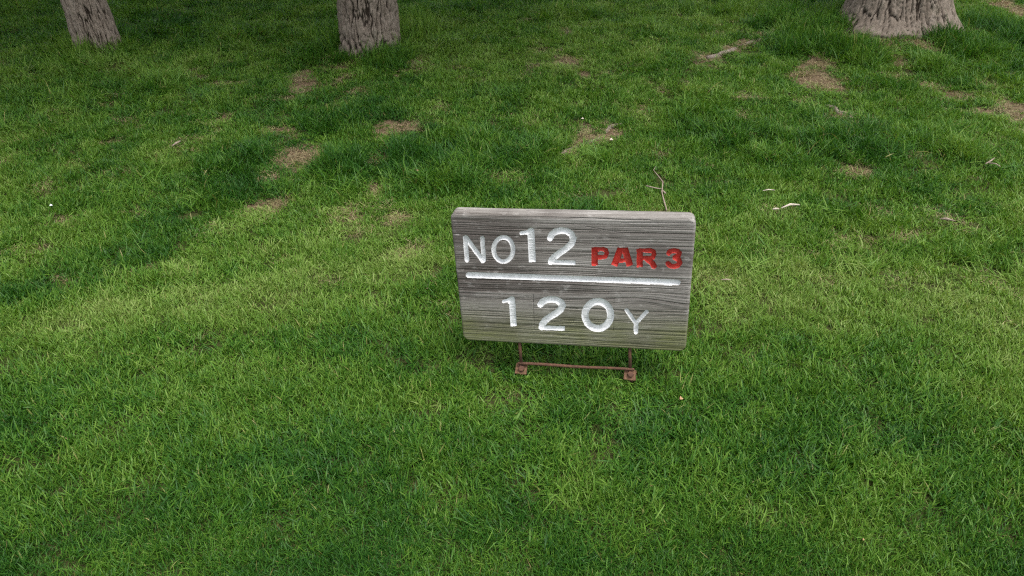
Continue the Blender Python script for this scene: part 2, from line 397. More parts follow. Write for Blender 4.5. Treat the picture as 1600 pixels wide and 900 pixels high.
# ------------------------------------------------------------------ trees
TREES = []
def make_tree(px, py, wpx, label, seed, flare, lean, roots, crown, leaf=.09, shift=(0, 0), per=58, depth_b=.026, shear=0.0):
    base = on_ground(px, py)
    depth = (base - np.array([0, 0, CAM_H])) @ _f
    r0 = .5 * wpx * depth / F_PX
    TREES.append((base[0], base[1], r0 * (1 + flare)))
    root = empty('shade_tree', (base[0], base[1], base[2]), label, 'tree', 'old trees on the bank')
    hs_ = np.concatenate([np.arange(-.25, .9, .008), np.arange(.9, 3.4, .03)])
    nt_ = 340
    th = np.linspace(0, 2 * PI, nt_, endpoint=False) + PI / 2          # the seam stays at the back
    H, T = np.meshgrid(hs_, th, indexing='ij')
    lob = sum(a * np.maximum(0, np.cos(T - p)) ** 5 for p, a in roots)
    fl = np.exp(-np.clip(H + .02, 0, 9) / .16)
    r = r0 * (1 - .05 * np.clip(H, 0, 4)) * (1 + flare * fl * (.35 + lob))
    # bark: long interlaced ridges with cross checks
    u = (T - PI / 2) / (2 * PI)
    us = u + shear * H
    na_ = np.abs(2 * fbm(us * per * .62, H * 6.0, seed, 3) - 1) * 1.7
    nb_ = np.abs(2 * fbm(us * per * 1.4 + 5, H * 17, seed + 5, 2) - 1) * 1.7
    nc_ = fbm(us * per * 3, H * 40, seed + 9, 2)
    bk = sstep(.0, .34, na_) * (.50 + .50 * sstep(.0, .30, nb_)) * (.72 + .5 * nc_)
    bk = np.clip(bk, 0, 1)
    r = r + depth_b * (bk - .6) + .020 * (fbm(np.cos(T) * 3, H * 6 + np.sin(T) * 3, seed + 3, 3) - .5)
    lx, ly = lean
    P = np.stack([r * np.cos(T) + lx * H, r * np.sin(T) + ly * H, H], -1).reshape(-1, 3)
    mesh_obj('trunk', P, grid_faces(len(hs_), nt_, True), M_bark, root, attrs={'bark': bk.ravel()})
    # limbs and crown stand above the frame; they shade the bank
    rr = np.random.default_rng(seed)
    top = Vector((lx * 3.3, ly * 3.3, 3.3))
    tips = []
    cr, ch, nleaf = crown
    for k in range(7):
        a = k * 2 * PI / 7 + rr.random() * .6
        up = .35 + .6 * rr.random()
        pts, p, d = [], top - Vector((0, 0, .45 * rr.random())), Vector((math.cos(a), math.sin(a), up)).normalized()
        for j in range(6):
            pts.append(p.copy()); p = p + d * (cr * .24); d = (d + Vector(rr.normal(0, .22, 3)) + Vector((0, 0, .12))).normalized()
            if j > 1: tips.append(p.copy())
        V, Fc = tube(pts, [r0 * .42 * (1 - .16 * j) for j in range(6)], 9, .15, seed + k)
        o = mesh_obj('limb', V, Fc, M_bark, root, attrs={'bark': np.full(len(V), .7)})
    V, Fc, tint = [], [], []
    cen = np.array([list(tp) for tp in tips])
    extra = rr.normal(0, 1, (nleaf // 350, 3)); extra /= np.linalg.norm(extra, axis=1)[:, None]
    extra = extra * np.array([cr, cr, ch]) * (rr.random((nleaf // 350, 1)) ** .4) + np.array([top.x + shift[0], top.y + shift[1], 3.4 + ch * .75])
    cen = np.concatenate([cen, extra]); cen = cen[cen[:, 2] > 2.6]
    which = rr.integers(0, len(cen), nleaf)
    pos = cen[which] + rr.normal(0, .42, (nleaf, 3))
    pos[:, 2] = np.maximum(pos[:, 2], 2.35 + rr.random(nleaf) * .3)
    ax = rr.normal(0, 1, (nleaf, 3)); ax /= np.linalg.norm(ax, axis=1)[:, None]
    bx = np.cross(ax, rr.normal(0, 1, (nleaf, 3))); bx /= np.linalg.norm(bx, axis=1)[:, None]
    L = (leaf + .07 * rr.random(nleaf))[:, None]; Wd = L * .33
    nrm = np.cross(ax, bx)
    quad = np.stack([pos - ax * L, pos + bx * Wd + nrm * L * .1, pos + ax * L, pos - bx * Wd + nrm * L * .1], 1)
    tn_ = np.repeat(np.clip(.5 + .25 * (rr.random(len(cen))[which] - .5) + rr.normal(0, .2, nleaf), 0, 1), 4)
    mesh_obj('crown', quad.reshape(-1, 3), np.arange(nleaf * 4).reshape(-1, 4), M_leaf, root, smooth=False, attrs={'tint': tn_})
    return root, base, r0

make_tree(158, 76, 58, 'leaning grey-brown tree trunk in the deepest shade, with one short root spur', 3, .32, (-.11, .0), [(-.5, 1.1), (3.6, .5), (-2.0, .3)], (4.2, 2.2, 34000), .17, (-2.4, 1.0), depth_b=.022)
make_tree(580, 78, 86, 'upright tree trunk with furrowed bark and long grass tufts round its foot', 11, .20, (.012, .0), [(-.9, .5), (-2.4, .5), (1.2, .6)], (2.6, 2.2, 3000))
troot, tbase, tr0 = make_tree(1394, 36, 132, 'thick tree trunk with wide flared base beside bare soil and an exposed surface root', 23, .42, (.0, .0), [(-2.35, .9), (-1.0, .45), (-.25, .8), (3.0, .5), (1.5, .6)], (2.6, 2.2, 3000), per=105, depth_b=.020, shear=.06)

def surface_root(pix, rad, seed, parent, base, sink=.1):
    pts = []
    rr = np.random.default_rng(seed)
    for (a, b_) in pix:
        p = on_ground(a, b_); pts.append(p)
    pts = np.array(pts); tt = np.linspace(0, len(pts) - 1, 40)
    P = np.stack([np.interp(tt, np.arange(len(pts)), pts[:, k]) for k in range(3)], -1)
    P[:, :2] += .02 * np.stack([np.sin(tt * 5 + seed), np.cos(tt * 4.2)], -1)
    P[:, 2] = ground_z(P[:, 0], P[:, 1]) - rad * sink + rad * .4 * np.sin(tt * 3.1 + seed)
    R_ = rad * (1 + .25 * np.sin(tt * 7 + seed))
    V, Fc = tube(P - base, R_, 10, .3, seed)
    mesh_obj('surface_root', V, Fc, M_bark, parent, attrs={'bark': np.full(len(V), .75)})
surface_root([(1335, 8), (1262, 22), (1205, 52), (1165, 70), (1105, 90)], .024, 2, troot, tbase, .55)
surface_root([(1010, 172), (970, 194), (930, 214), (872, 244)], .013, 5, troot, tbase, .7)
surface_root([(1290, 168), (1312, 174), (1330, 184)], .013, 6, troot, tbase, .3)

# ------------------------------------------------------------------ grass: tufts of modelled blades
def tuft(seed, n, rad, L, wd, lean, droop, dry_p, zsink=.004):
    rr = np.random.default_rng(seed)
    K = 4
    a = rr.random(n) * 2 * PI; rad_ = rad * np.sqrt(rr.random(n))
    bx, by = rad_ * np.cos(a), rad_ * np.sin(a)
    az = rr.random(n) * 2 * PI
    ln = L[0] + (L[1] - L[0]) * rr.random(n) ** 1.4
    ww = wd[0] + (wd[1] - wd[0]) * rr.random(n)
    le = np.radians(lean[0] + (lean[1] - lean[0]) * rr.random(n))
    dr = np.radians(droop[0] + (droop[1] - droop[0]) * rr.random(n))
    tw = rr.normal(0, .7, n)
    V = np.zeros((n, 7, 3)); x, y, z = bx.copy(), by.copy(), np.full(n, -zsink)
    dirx, diry = np.cos(az), np.sin(az)
    wprof = [.75, 1.0, .72, 0]
    for k in range(K):
        ang = le + dr * k / 3
        sx, sy = -np.sin(az + tw * .5), np.cos(az + tw * .5)
        hw = ww * .5 * wprof[k]
        if k < 3:
            V[:, 2 * k] = np.stack([x - sx * hw, y - sy * hw, z], -1); V[:, 2 * k + 1] = np.stack([x + sx * hw, y + sy * hw, z + .25 * hw * np.sin(tw)], -1)
        else:
            V[:, 6] = np.stack([x, y, z], -1)
        st = ln / 3
        x = x + dirx * np.sin(ang) * st; y = y + diry * np.sin(ang) * st; z = z + np.cos(ang) * st
        z = np.maximum(z, .002 + .004 * rr.random(n))
    V = V.reshape(-1, 3)
    o = (np.arange(n) * 7)[:, None]
    tri = np.concatenate([o + np.array([[0, 1, 3]]), o + np.array([[0, 3, 2]]), o + np.array([[2, 3, 5]]), o + np.array([[2, 5, 4]]), o + np.array([[4, 5, 6]])])
    tint = np.repeat(rr.random(n), 7)
    dry = np.repeat((rr.random(n) < dry_p) * (.5 + .5 * rr.random(n)), 7)
    return V, tri, {'tint': tint, 'dry': dry}

tuft_col = bpy.data.collections.new('grass_tufts')
KINDS = {}
order = []
def add_kind(key, count, mat, **kw):
    KINDS[key] = (len(order), count)
    for i in range(count):
        V, tri, at = tuft(100 * len(KINDS) + i, **kw)
        nm = 'tuft_%03d' % len(order)
        o = mesh_obj(nm, V, tri, mat, None, False, at)
        COL.objects.unlink(o); tuft_col.objects.link(o); order.append(nm)
add_kind('fine', 10, M_grass, n=105, rad=.055, L=(.014, .038), wd=(.0014, .0028), lean=(15, 72), droop=(0, 35), dry_p=.012)
add_kind('lawn', 10, M_grass, n=66, rad=.055, L=(.020, .054), wd=(.0022, .0045), lean=(12, 64), droop=(5, 45), dry_p=.012)
add_kind('long', 10, M_grass, n=50, rad=.065, L=(.055, .135), wd=(.0026, .0050), lean=(8, 50), droop=(15, 75), dry_p=.012)
add_kind('straw', 6, M_straw, n=34, rad=.05, L=(.015, .06), wd=(.0008, .0022), lean=(66, 92), droop=(-6, 12), dry_p=1.0)
add_kind('weed', 4, M_grass, n=8, rad=.03, L=(.045, .08), wd=(.004, .006), lean=(25, 70), droop=(20, 50), dry_p=.0)

P_, R_, S_, I_, T_ = [], [], [], [], []
def scatter(x0, x1, y0, y1, dens, size, seed, wedge=True):
    rr = np.random.default_rng(seed)
    n = int((x1 - x0) * (y1 - y0) * dens)
    x = x0 + (x1 - x0) * rr.random(n); y = y0 + (y1 - y0) * rr.random(n)
    if wedge:                                   # the ground seen from here and a step to either side
        k = np.abs(x) < 1.5 + .80 * np.maximum(y, 0) + .5
        x, y = x[k], y[k]
    for tx, ty, tr in TREES:
        k = (x - tx) ** 2 + (y - ty) ** 2 > (tr * .92) ** 2
        x, y = x[k], y[k]
    n = len(x)
    bare = BARE(x, y, .8); tall = TALL(x, y, .9)
    near_tree = np.zeros(n)
    for tx, ty, tr in TREES:
        near_tree = np.maximum(near_tree, np.exp(-((np.hypot(x - tx, y - ty) - tr) / .10) ** 2))
    n1 = fbm(x * 1.1, y * 1.1, 61, 4); n2 = fbm(x * 6, y * 6, 71, 3); n3 = fbm(x * 2.6 + 5, y * 2.6, 83, 3); n4 = fbm(x * 14, y * 14, 97, 2)
    far = sstep(2.15, 2.9, y + .12 * x + .5 * (n1 - .5))
    fine_m = 1 - sstep(1.20, 1.55, y + .25 * (n3 - .5) + .03 * x)
    n5 = fbm(x * 9 + 4, y * 9, 151, 3)
    bb0 = sstep(.05, .45, np.maximum(np.maximum(bare, BARE(x, y + .08, .8)), .8 * BARE(x, y + .18, .8)))
    force = sstep(.62, .95, tall)
    tall = np.clip(force * .9 * (.6 + .8 * n2) + (.85 * tall * (.35 + 1.0 * n2) + far * .38 * sstep(.52, .72, n3)) * (1 - .9 * bb0) + .8 * near_tree, 0, 1.2)
    bb = np.clip(bare + .5 * (n4 - .5) * (bare > .1) + far * .55 * sstep(.60, .76, n5), 0, 1)
    keep = rr.random(n) > sstep(.18, .75, bb) * .90
    straw = (~keep & (rr.random(n) < .55)) | (rr.random(n) < .003 + .12 * sstep(.1, .4, bb) + .03 * far * sstep(.5, .7, n2))
    spk = (np.abs(x - .035) < .045) & (y > 1.66) & (y < 1.96)
    keep &= ~(spk & (rr.random(n) < .6))
    use = keep | straw
    kind = np.zeros(n, int); cnt = np.zeros(n, int)
    r = rr.random(n)
    lt = LIGHT(x, y, .8, 'sum')
    cls = np.where(r < np.maximum(fine_m, .75 * sstep(.06, .22, lt)), 0, 1)
    cls = np.where((tall > .30) & (rr.random(n) < sstep(.2, .75, tall)), 2, cls)
    cls = np.where((cls == 1) & (rr.random(n) < .02), 4, cls)
    cls = np.where(straw, 3, cls)
    keys = ['fine', 'lawn', 'long', 'straw', 'weed']
    idx = np.zeros(n, int)
    for c, kname in enumerate(keys):
        m_ = cls == c; s0, ct = KINDS[kname]; idx[m_] = s0 + rr.integers(0, ct, m_.sum())
    hgt = np.where(cls == 2, .45 + .55 * tall + .25 * force, np.where(cls == 1, .72 + .45 * n2 + .25 * tall, .8 + .5 * n3)) * (.85 + .3 * rr.random(n))
    hgt = hgt * (1 - .5 * np.maximum(sstep(.1, .6, bb), .8 * bb0) * (cls != 3)) * (1 + .25 * near_tree)
    for fx_, fy_ in ((.03, 1.90), (.37, 1.84)):
        hgt = hgt * (1 - .62 * np.exp(-((x - fx_) / .09) ** 2 - ((y - fy_ + .04) / .16) ** 2))
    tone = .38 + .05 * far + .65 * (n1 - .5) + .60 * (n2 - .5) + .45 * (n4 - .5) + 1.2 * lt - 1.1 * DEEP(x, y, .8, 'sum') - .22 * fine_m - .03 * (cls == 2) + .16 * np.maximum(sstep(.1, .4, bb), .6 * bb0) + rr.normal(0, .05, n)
    tone = np.where(cls == 4, tone + .08, tone)
    # blades lean together in drifts
    da = 2 * PI * fbm(x * 1.3 + 2, y * 1.3 + 8, 113, 3) * 2
    dm = .08 + .34 * fbm(x * 2.2, y * 2.2, 131, 2) + .22 * (cls == 2)
    sx = dm * np.sin(da) + rr.normal(0, .07, n); sy = dm * np.cos(da) + rr.normal(0, .07, n)
    sx = np.where(cls == 3, sx * .1, sx); sy = np.where(cls == 3, sy * .1, sy)
    eps = .03
    z = ground_z(x, y)
    gxs = (ground_z(x + eps, y) - z) / eps; gys = (ground_z(x, y + eps) - z) / eps
    rot = np.stack([np.where(cls == 3, np.arctan(gys), sx), np.where(cls == 3, -np.arctan(gxs), sy), rr.random(n) * 2 * PI], -1)
    s = size * (.88 + .3 * rr.random(n)) * np.where((cls == 3) & (y < 2.2), .6, 1)
    scl = np.stack([s, s, hgt * (.6 + .4 * size)], -1)
    zz = z - .008 * bare + np.where(cls == 3, .004 + .004 * rr.random(n), 0)
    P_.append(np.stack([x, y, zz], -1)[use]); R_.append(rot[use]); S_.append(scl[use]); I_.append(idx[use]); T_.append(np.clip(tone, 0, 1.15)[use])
scatter(-3.6, 3.6, .15, 2.0, 1150, .95, 1)
scatter(-5, 5, 2.0, 4.2, 800, 1.0, 2)
scatter(-7.5, 7.5, 4.2, 7.5, 560, 1.12, 3)
scatter(-13, 13, 7.5, 13, 230, 1.6, 4)
scatter(-26, 26, 13, 26, 60, 2.6, 5)
P_, R_, S_, I_, T_ = map(np.concatenate, (P_, R_, S_, I_, T_))
print('grass tufts', len(P_))
gme = bpy.data.meshes.new('grass')
gme.vertices.add(len(P_)); gme.vertices.foreach_set('co', P_.astype(np.float32).ravel())
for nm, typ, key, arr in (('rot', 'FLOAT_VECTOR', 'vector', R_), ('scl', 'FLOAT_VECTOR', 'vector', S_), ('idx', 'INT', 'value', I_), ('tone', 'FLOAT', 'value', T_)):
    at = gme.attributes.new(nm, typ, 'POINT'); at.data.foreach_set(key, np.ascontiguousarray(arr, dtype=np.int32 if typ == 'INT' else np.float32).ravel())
grass = bpy.data.objects.new('grass', gme); COL.objects.link(grass)
tag(grass, 'green mown grass with longer tufts and dry straw covering the bank', 'grass', kind='stuff')
ng = bpy.data.node_groups.new('grass_scatter', 'GeometryNodeTree')
ng.interface.new_socket('Geometry', in_out='INPUT', socket_type='NodeSocketGeometry')
ng.interface.new_socket('Geometry', in_out='OUTPUT', socket_type='NodeSocketGeometry')
gi, go = ng.nodes.new('NodeGroupInput'), ng.nodes.new('NodeGroupOutput')
iop = ng.nodes.new('GeometryNodeInstanceOnPoints'); iop.inputs['Pick Instance'].default_value = True
ci = ng.nodes.new('GeometryNodeCollectionInfo'); ci.inputs['Collection'].default_value = tuft_col
ci.inputs['Separate Children'].default_value = True; ci.inputs['Reset Children'].default_value = True
def na(name, typ):
    n = ng.nodes.new('GeometryNodeInputNamedAttribute'); n.data_type = typ; n.inputs['Name'].default_value = name
    return n.outputs['Attribute']
e2r = ng.nodes.new('FunctionNodeEulerToRotation')
ng.links.new(na('rot', 'FLOAT_VECTOR'), e2r.inputs[0])
ng.links.new(gi.outputs[0], iop.inputs['Points']); ng.links.new(ci.outputs[0], iop.inputs['Instance'])
ng.links.new(na('idx', 'INT'), iop.inputs['Instance Index']); ng.links.new(e2r.outputs[0], iop.inputs['Rotation'])
ng.links.new(na('scl', 'FLOAT_VECTOR'), iop.inputs['Scale']); ng.links.new(iop.outputs[0], go.inputs[0])
md = grass.modifiers.new('scatter', 'NODES'); md.node_group = ng

# ------------------------------------------------------------------ the tee sign
BW, BH, BT = .70, .453, .046
SIGN = dict(pos=(.175, 1.9265, .3645), lean=2.23, roll=-2.77, yaw=-9.5)
ca_, cb_, cg_ = (math.radians(SIGN[k]) for k in ('lean', 'roll', 'yaw'))
Rm = (Euler((0, 0, cg_)).to_matrix() @ Euler((ca_, 0, 0)).to_matrix() @ Euler((0, cb_, 0)).to_matrix())
Rn = np.array(Rm)
POS = np.array(SIGN['pos'])
# board frame: x right, y into the board (front face at 0), z up
def to_local(Pw): return (Pw - POS) @ Rn

def crop(ox, oy, s=6.924):
    return lambda *pts: [(ox + x / s, oy + y / s) for x, y in pts]
A, B_, C_, D_, E_ = crop(690, 310), crop(890, 310), crop(700, 430), crop(890, 430), crop(680, 300, 2.8136)
def arc(c, rx, ry, a0, a1, n=40):
    return [(c[0] + rx * math.cos(math.radians(a)), c[1] - ry * math.sin(math.radians(a))) for a in np.linspace(a0, a1, n)]
# every mark: list of (polyline in photo pixels, full width in photo pixels, square ends?)
z4 = 1 / 6.924
MARKS = [
    ('letter', 'white', [(A((255, 425), (273, 668)), 50 * z4, 0), (A((262, 425), (446, 675)), 52 * z4, 0), (A((440, 428), (456, 670)), 46 * z4, 0)]),
    ('letter', 'white', [(arc(A((668, 553))[0], 105 * z4, 131 * z4, 0, 360, 80), 48 * z4, 0)]),
    ('digit', 'white', [(A((966, 345), (981, 680)), 76 * z4, 1), (A((958, 345), (915, 368), (862, 376)), 40 * z4, 0), (A((966, 345), (945, 372)), 60 * z4, 0)]),
    ('digit', 'white', [(E_((505, 203), (512, 188), (528, 175), (552, 169), (578, 172), (598, 185), (607, 204), (601, 226), (580, 246), (548, 268), (522, 288), (510, 304)), 28 / 2.8136, 0), (E_((508, 308), (614, 311)), 20 / 2.8136, 1), (E_((512, 296), (508, 308)), 26 / 2.8136, 0)]),
    ('dividing_line', 'white', [(E_((147, 365), (1065, 398)), 26 / 2.8136, 0)]),
    ('letter', 'red', [(B_((271, 538), (271, 722)), 66 * z4, 1), (B_((271, 552), (368, 552), (392, 562), (402, 595), (392, 628), (366, 638), (271, 638)), 48 * z4, 1)]),
    ('letter', 'red', [(B_((551, 548), (486, 722)), 72 * z4, 1), (B_((596, 548), (650, 722)), 72 * z4, 1), (B_((540, 672), (605, 672)), 44 * z4, 1), (B_((548, 556), (600, 556)), 44 * z4, 1)]),
    ('letter', 'red', [(B_((758, 556), (758, 738)), 66 * z4, 1), (B_((758, 566), (878, 566), (906, 576), (915, 606), (903, 638), (876, 648), (758, 648)), 48 * z4, 1), (B_((838, 655), (895, 705), (912, 735)), 62 * z4, 1)]),
    ('digit', 'red', [(B_((1072, 596), (1088, 574), (1128, 566), (1168, 572), (1188, 592), (1178, 624), (1138, 640)), 52 * z4, 0), (B_((1138, 644), (1180, 662), (1194, 700), (1172, 728), (1128, 738), (1088, 730), (1064, 706)), 54 * z4, 0)]),
    ('digit', 'white', [(C_((690, 255), (711, 545)), 66 * z4, 1), (C_((684, 250), (640, 276), (600, 284)), 36 * z4, 0), (C_((690, 255), (668, 282)), 56 * z4, 0)]),
    ('digit', 'white', [(C_((1002, 318), (1022, 290), (1060, 270), (1115, 262), (1175, 270), (1222, 296), (1238, 332), (1222, 372), (1170, 412), (1105, 450), (1050, 492), (1020, 535), (1015, 562)), 72 * z4, 0), (C_((1010, 572), (1258, 577)), 48 * z4, 1)]),
    ('digit', 'white', [(arc(D_((305, 432))[0], 139 * z4, 146 * z4, 0, 360, 80), 76 * z4, 0)]),
    ('letter', 'white', [(D_((617, 380), (716, 522)), 44 * z4, 0), (D_((835, 395), (718, 522)), 42 * z4, 0), (D_((718, 520), (718, 615)), 50 * z4, 0)]),
]
def sdf_stroke(px, py, line, wd, square):
    d = np.full(px.shape, 1e3)
    for i, ((x0, y0), (x1, y1)) in enumerate(zip(line[:-1], line[1:])):
        vx, vy = x1 - x0, y1 - y0; l = math.hypot(vx, vy); vx /= l; vy /= l
        s = (px - x0) * vx + (py - y0) * vy; q = np.abs(-(px - x0) * vy + (py - y0) * vx)
        if square and len(line) == 2:
            e = np.maximum(np.abs(s - l / 2) - l / 2 - wd * .12, q - wd / 2)
            ex = np.maximum(np.abs(s - l / 2) - l / 2 - wd * .02, 0); eq = np.maximum(q - wd / 2 + .10 * wd, 0)
            e = np.maximum(e, np.hypot(ex, eq) - .13 * wd)
            d = np.minimum(d, e)
        else:
            sc_ = np.clip(s, 0, l); d = np.minimum(d, np.hypot(s - sc_, q) - wd / 2)
    return d

NX, NZ = 640, 420
uu = np.linspace(-1, 1, NX); vv = np.linspace(-1, 1, NZ)
RC, RB = .022, .009                                  # corner radius, edge rounding
zz_ = vv * BH / 2
ov = np.clip(np.abs(zz_) - (BH / 2 - RC), 0, RC)
hw = BW / 2 - RC + np.sqrt(np.maximum(RC ** 2 - ov ** 2, 0))
edge_wob = .0012 * (fbm(zz_ * 40, zz_ * 0, 5, 3) - .5)
GX = uu[None, :] * (hw[:, None]) ; GZ = np.repeat(zz_[:, None], NX, 1)
def rr_dist(x, z):                                   # distance inside the rounded rectangle
    qx, qz = np.abs(x) - (BW / 2 - RC), np.abs(z) - (BH / 2 - RC)
    return RC - (np.hypot(np.maximum(qx, 0), np.maximum(qz, 0)) + np.minimum(np.maximum(qx, qz), 0))
dist = rr_dist(GX, GZ)
def grain_f(x, y, z):
    s = z + .5 * y + .010 * (fbm(x * 3, z * 5, 201, 3) - .5) + .018 * np.exp(-((x - .20) / .10) ** 2 - ((z + .06) / .05) ** 2) * np.sin(z * 40)
    a = vnoise(x * 2.2, s * 430, 211); b = vnoise(x * 4 + 3, s * 240, 223); c = vnoise(x * 2.0, s * 95, 227); e = vnoise(x * 16, s * 620, 229)
    f = vnoise(x * 3 + 11, s * 330, 233)
    return np.clip(.5 + 1.55 * (.30 * a + .26 * b + .13 * c + .14 * e + .25 * f - .54), 0, 1)
def algae_f(x, z):
    low = sstep(-.04, -.215, z)
    n = fbm(x * 7 + 2, z * 9, 301, 4)
    return np.clip(low * (.42 + 1.6 * (n - .30)) + .55 * sstep(.23, .34, x) * sstep(-.08, -.18, z) + .3 * sstep(-.22, -.32, x) * sstep(-.06, -.14, z), 0, 1) * (.6 + .4 * vnoise(x * 30, z * 300, 307))
def stain_f(x, z):
    n = fbm(x * 4 + 7, z * 11, 401, 4)
    return np.clip(sstep(.50, .72, n) * .8 + .6 * np.exp(-((z - .165) / .02) ** 2) * vnoise(x * 9, z * 90, 409) + .35 * sstep(.0, .33, -x - .05 + .15 * n) * sstep(.2, .05, np.abs(z)), 0, 1)
grain = grain_f(GX, 0 * GX, GZ)
Pw = np.stack([GX, 0 * GX, GZ], -1).reshape(-1, 3) @ Rn.T + POS
PX, PY = to_pix(Pw); PX = PX.reshape(GX.shape); PY = PY.reshape(GX.shape)
t_ = np.clip(1 - dist / RB, 0, 1)
depth = RB * (1 - np.sqrt(np.maximum(1 - t_ ** 2, 0)))
depth = depth + (.0013 * (1 - grain) + .0010 * sstep(.45, .2, grain)) * (1 - t_) + .0025 * (fbm(GX * 3, GZ * 4, 55, 2) - .5) * (1 - t_)
# checks (drying cracks) and the seams of the let-in repair piece under "20"
def groove(line, wd, dp):
    return dp * np.clip(1 - np.maximum(sdf_stroke(PX, PY + .35 * (fbm(PX * .15, PY * 0, 77, 2) - .5), line, .01, 0), 0) / wd, 0, 1)
for ln_, wd_, dp_ in ((C_((920, 212), (930, 590)), .7, .003), (D_((478, 250), (470, 610)), .6, .0022), (C_((925, 352), (1385, 362)), .8, .0035), (D_((0, 368), (560, 380)), .8, .0035), (C_((925, 488), (1385, 498)), .7, .0028), (D_((0, 496), (330, 505)), .6, .002),
                      (B_((0, 208), (640, 232), (870, 232)), .8, .004), (A((150, 172), (600, 176)), .7, .004), (A((100, 262), (420, 270)), .6, .003), (B_((150, 300), (560, 372), (900, 380)), .6, .0022), (A((160, 520), (250, 525)), .5, .002), (B_((560, 268), (1330, 262)), .6, .0028), (D_((600, 650), (1240, 655)), .5, .002), (C_((150, 375), (640, 405)), .5, .002)):
    depth = depth + groove(ln_, wd_, dp_) * (1 - t_)
FC = grid_faces(NZ, NX)
owner = np.full(len(FC), -1)
best = np.full(GX.shape, 1e3)
fields = []
for k, (nm, colr, strokes) in enumerate(MARKS):
    d = np.full(GX.shape, 1e3)
    for line, wd_, sq in strokes: d = np.minimum(d, sdf_stroke(PX, PY, line, wd_, sq))
    ew = .35 if colr == 'white' else .15
    d = d + ew * (fbm(GX * 160, GZ * 160, 500 + k, 2) - .5) + ew * (vnoise(GX * 45, GZ * 420, 77) - .5)
    fields.append(d)
    ins = np.clip(-d, 0, None) / 551.0
    if colr == 'white':
        q = np.clip(ins / .0034, 0, 1); cut = .0085 * (1 - (1 - q) ** 1.6)
    else:
        cut = .0085 * np.clip(ins / .0012, 0, 1)
    cut = np.where(d < 0, cut - .0004 * (grain - .5), 0)
    depth = np.where(d < 0, np.maximum(depth * .35 + cut, cut), depth)
    fd = d.ravel()[FC].mean(1)
    owner[fd < 0] = k
GY = depth
Vg = np.stack([GX, GY, GZ], -1).reshape(-1, 3)

sign_base = on_ground(900, 600)
sign_foot = Vector((POS[0], POS[1] + .0, float(ground_z(POS[0], POS[1]))))
sign = empty('tee_sign', sign_foot, 'weathered grey wooden tee sign with carved white and red lettering on rusty iron legs', 'sign')
def place(o):
    o.matrix_parent_inverse.identity()
    o.parent = sign
    o.rotation_euler = Rm.to_euler()
    o.location = Vector(POS) - sign_foot
# board: front grid minus the painted cuts, then rounded edge, sides and back
def compact(V, Fa):
    used = np.unique(Fa); mp = np.full(len(V), -1); mp[used] = np.arange(len(used))
    return used, mp[Fa]
bi = (np.arange(NX).tolist() + [r * NX + NX - 1 for r in range(1, NZ)] + [(NZ - 1) * NX + c for c in range(NX - 2, -1, -1)] + [r * NX for r in range(NZ - 2, 0, -1)])
ring = Vg[bi]; nb = len(bi)
nrm_in = -np.stack([np.sign(ring[:, 0]) * np.maximum(np.abs(ring[:, 0]) - (BW / 2 - RC), 0), 0 * ring[:, 0], np.sign(ring[:, 2]) * np.maximum(np.abs(ring[:, 2]) - (BH / 2 - RC), 0)], -1)
nrm_in /= np.maximum(np.linalg.norm(nrm_in, axis=1)[:, None], 1e-9)
loops = []
for yv in np.linspace(RB + .002, BT - .007, 14): loops.append((yv, 0))
for a in np.linspace(.2, 1, 5): loops.append((BT - .007 + .007 * math.sin(a * PI / 2), .007 * (1 - math.cos(a * PI / 2))))
allV = [Vg]; off = len(Vg); quads = []
prev = np.array(bi)
for yv, ins in loops:
    L_ = ring.copy(); L_[:, 1] = yv; L_ = L_ + nrm_in * ins
    gg = grain_f(L_[:, 0], L_[:, 1], L_[:, 2]); 
    L_ = L_ + nrm_in * (.0014 * (1 - gg))[:, None]
    allV.append(L_); cur = off + np.arange(nb); off += nb
    quads.append(np.stack([prev, np.roll(prev, -1), np.roll(cur, -1), cur], -1)[:, ::-1]); prev = cur
allV = np.concatenate(allV)
ctr = len(allV); allV = np.concatenate([allV, [[0, BT, 0]]])
back = np.stack([prev, np.roll(prev, -1), np.full(nb, ctr), np.full(nb, ctr)], -1)[:, ::-1]
Fb = np.concatenate([FC[owner < 0]] + quads)
usedV = np.concatenate([Fb.ravel(), [ctr]])
mp = np.full(len(allV), -1); uq = np.unique(usedV); mp[uq] = np.arange(len(uq))
faces = [tuple(f) for f in mp[Fb]] + [(int(mp[b]), int(mp[a]), int(mp[ctr])) for a, b in zip(prev, np.roll(prev, -1))]
Vb = allV[uq]
board = mesh_obj('board', Vb, faces, M_wood, attrs={'grain': grain_f(Vb[:, 0], np.where(Vb[:, 1] > RB, Vb[:, 1], 0), Vb[:, 2]), 'algae': algae_f(Vb[:, 0], Vb[:, 2]), 'stain': stain_f(Vb[:, 0], Vb[:, 2])})
place(board)
for k, (nm, colr, strokes) in enumerate(MARKS):
    used, Fa = compact(Vg, FC[owner == k])
    o = mesh_obj(nm, Vg[used], Fa, M_white if colr == 'white' else M_red, board)

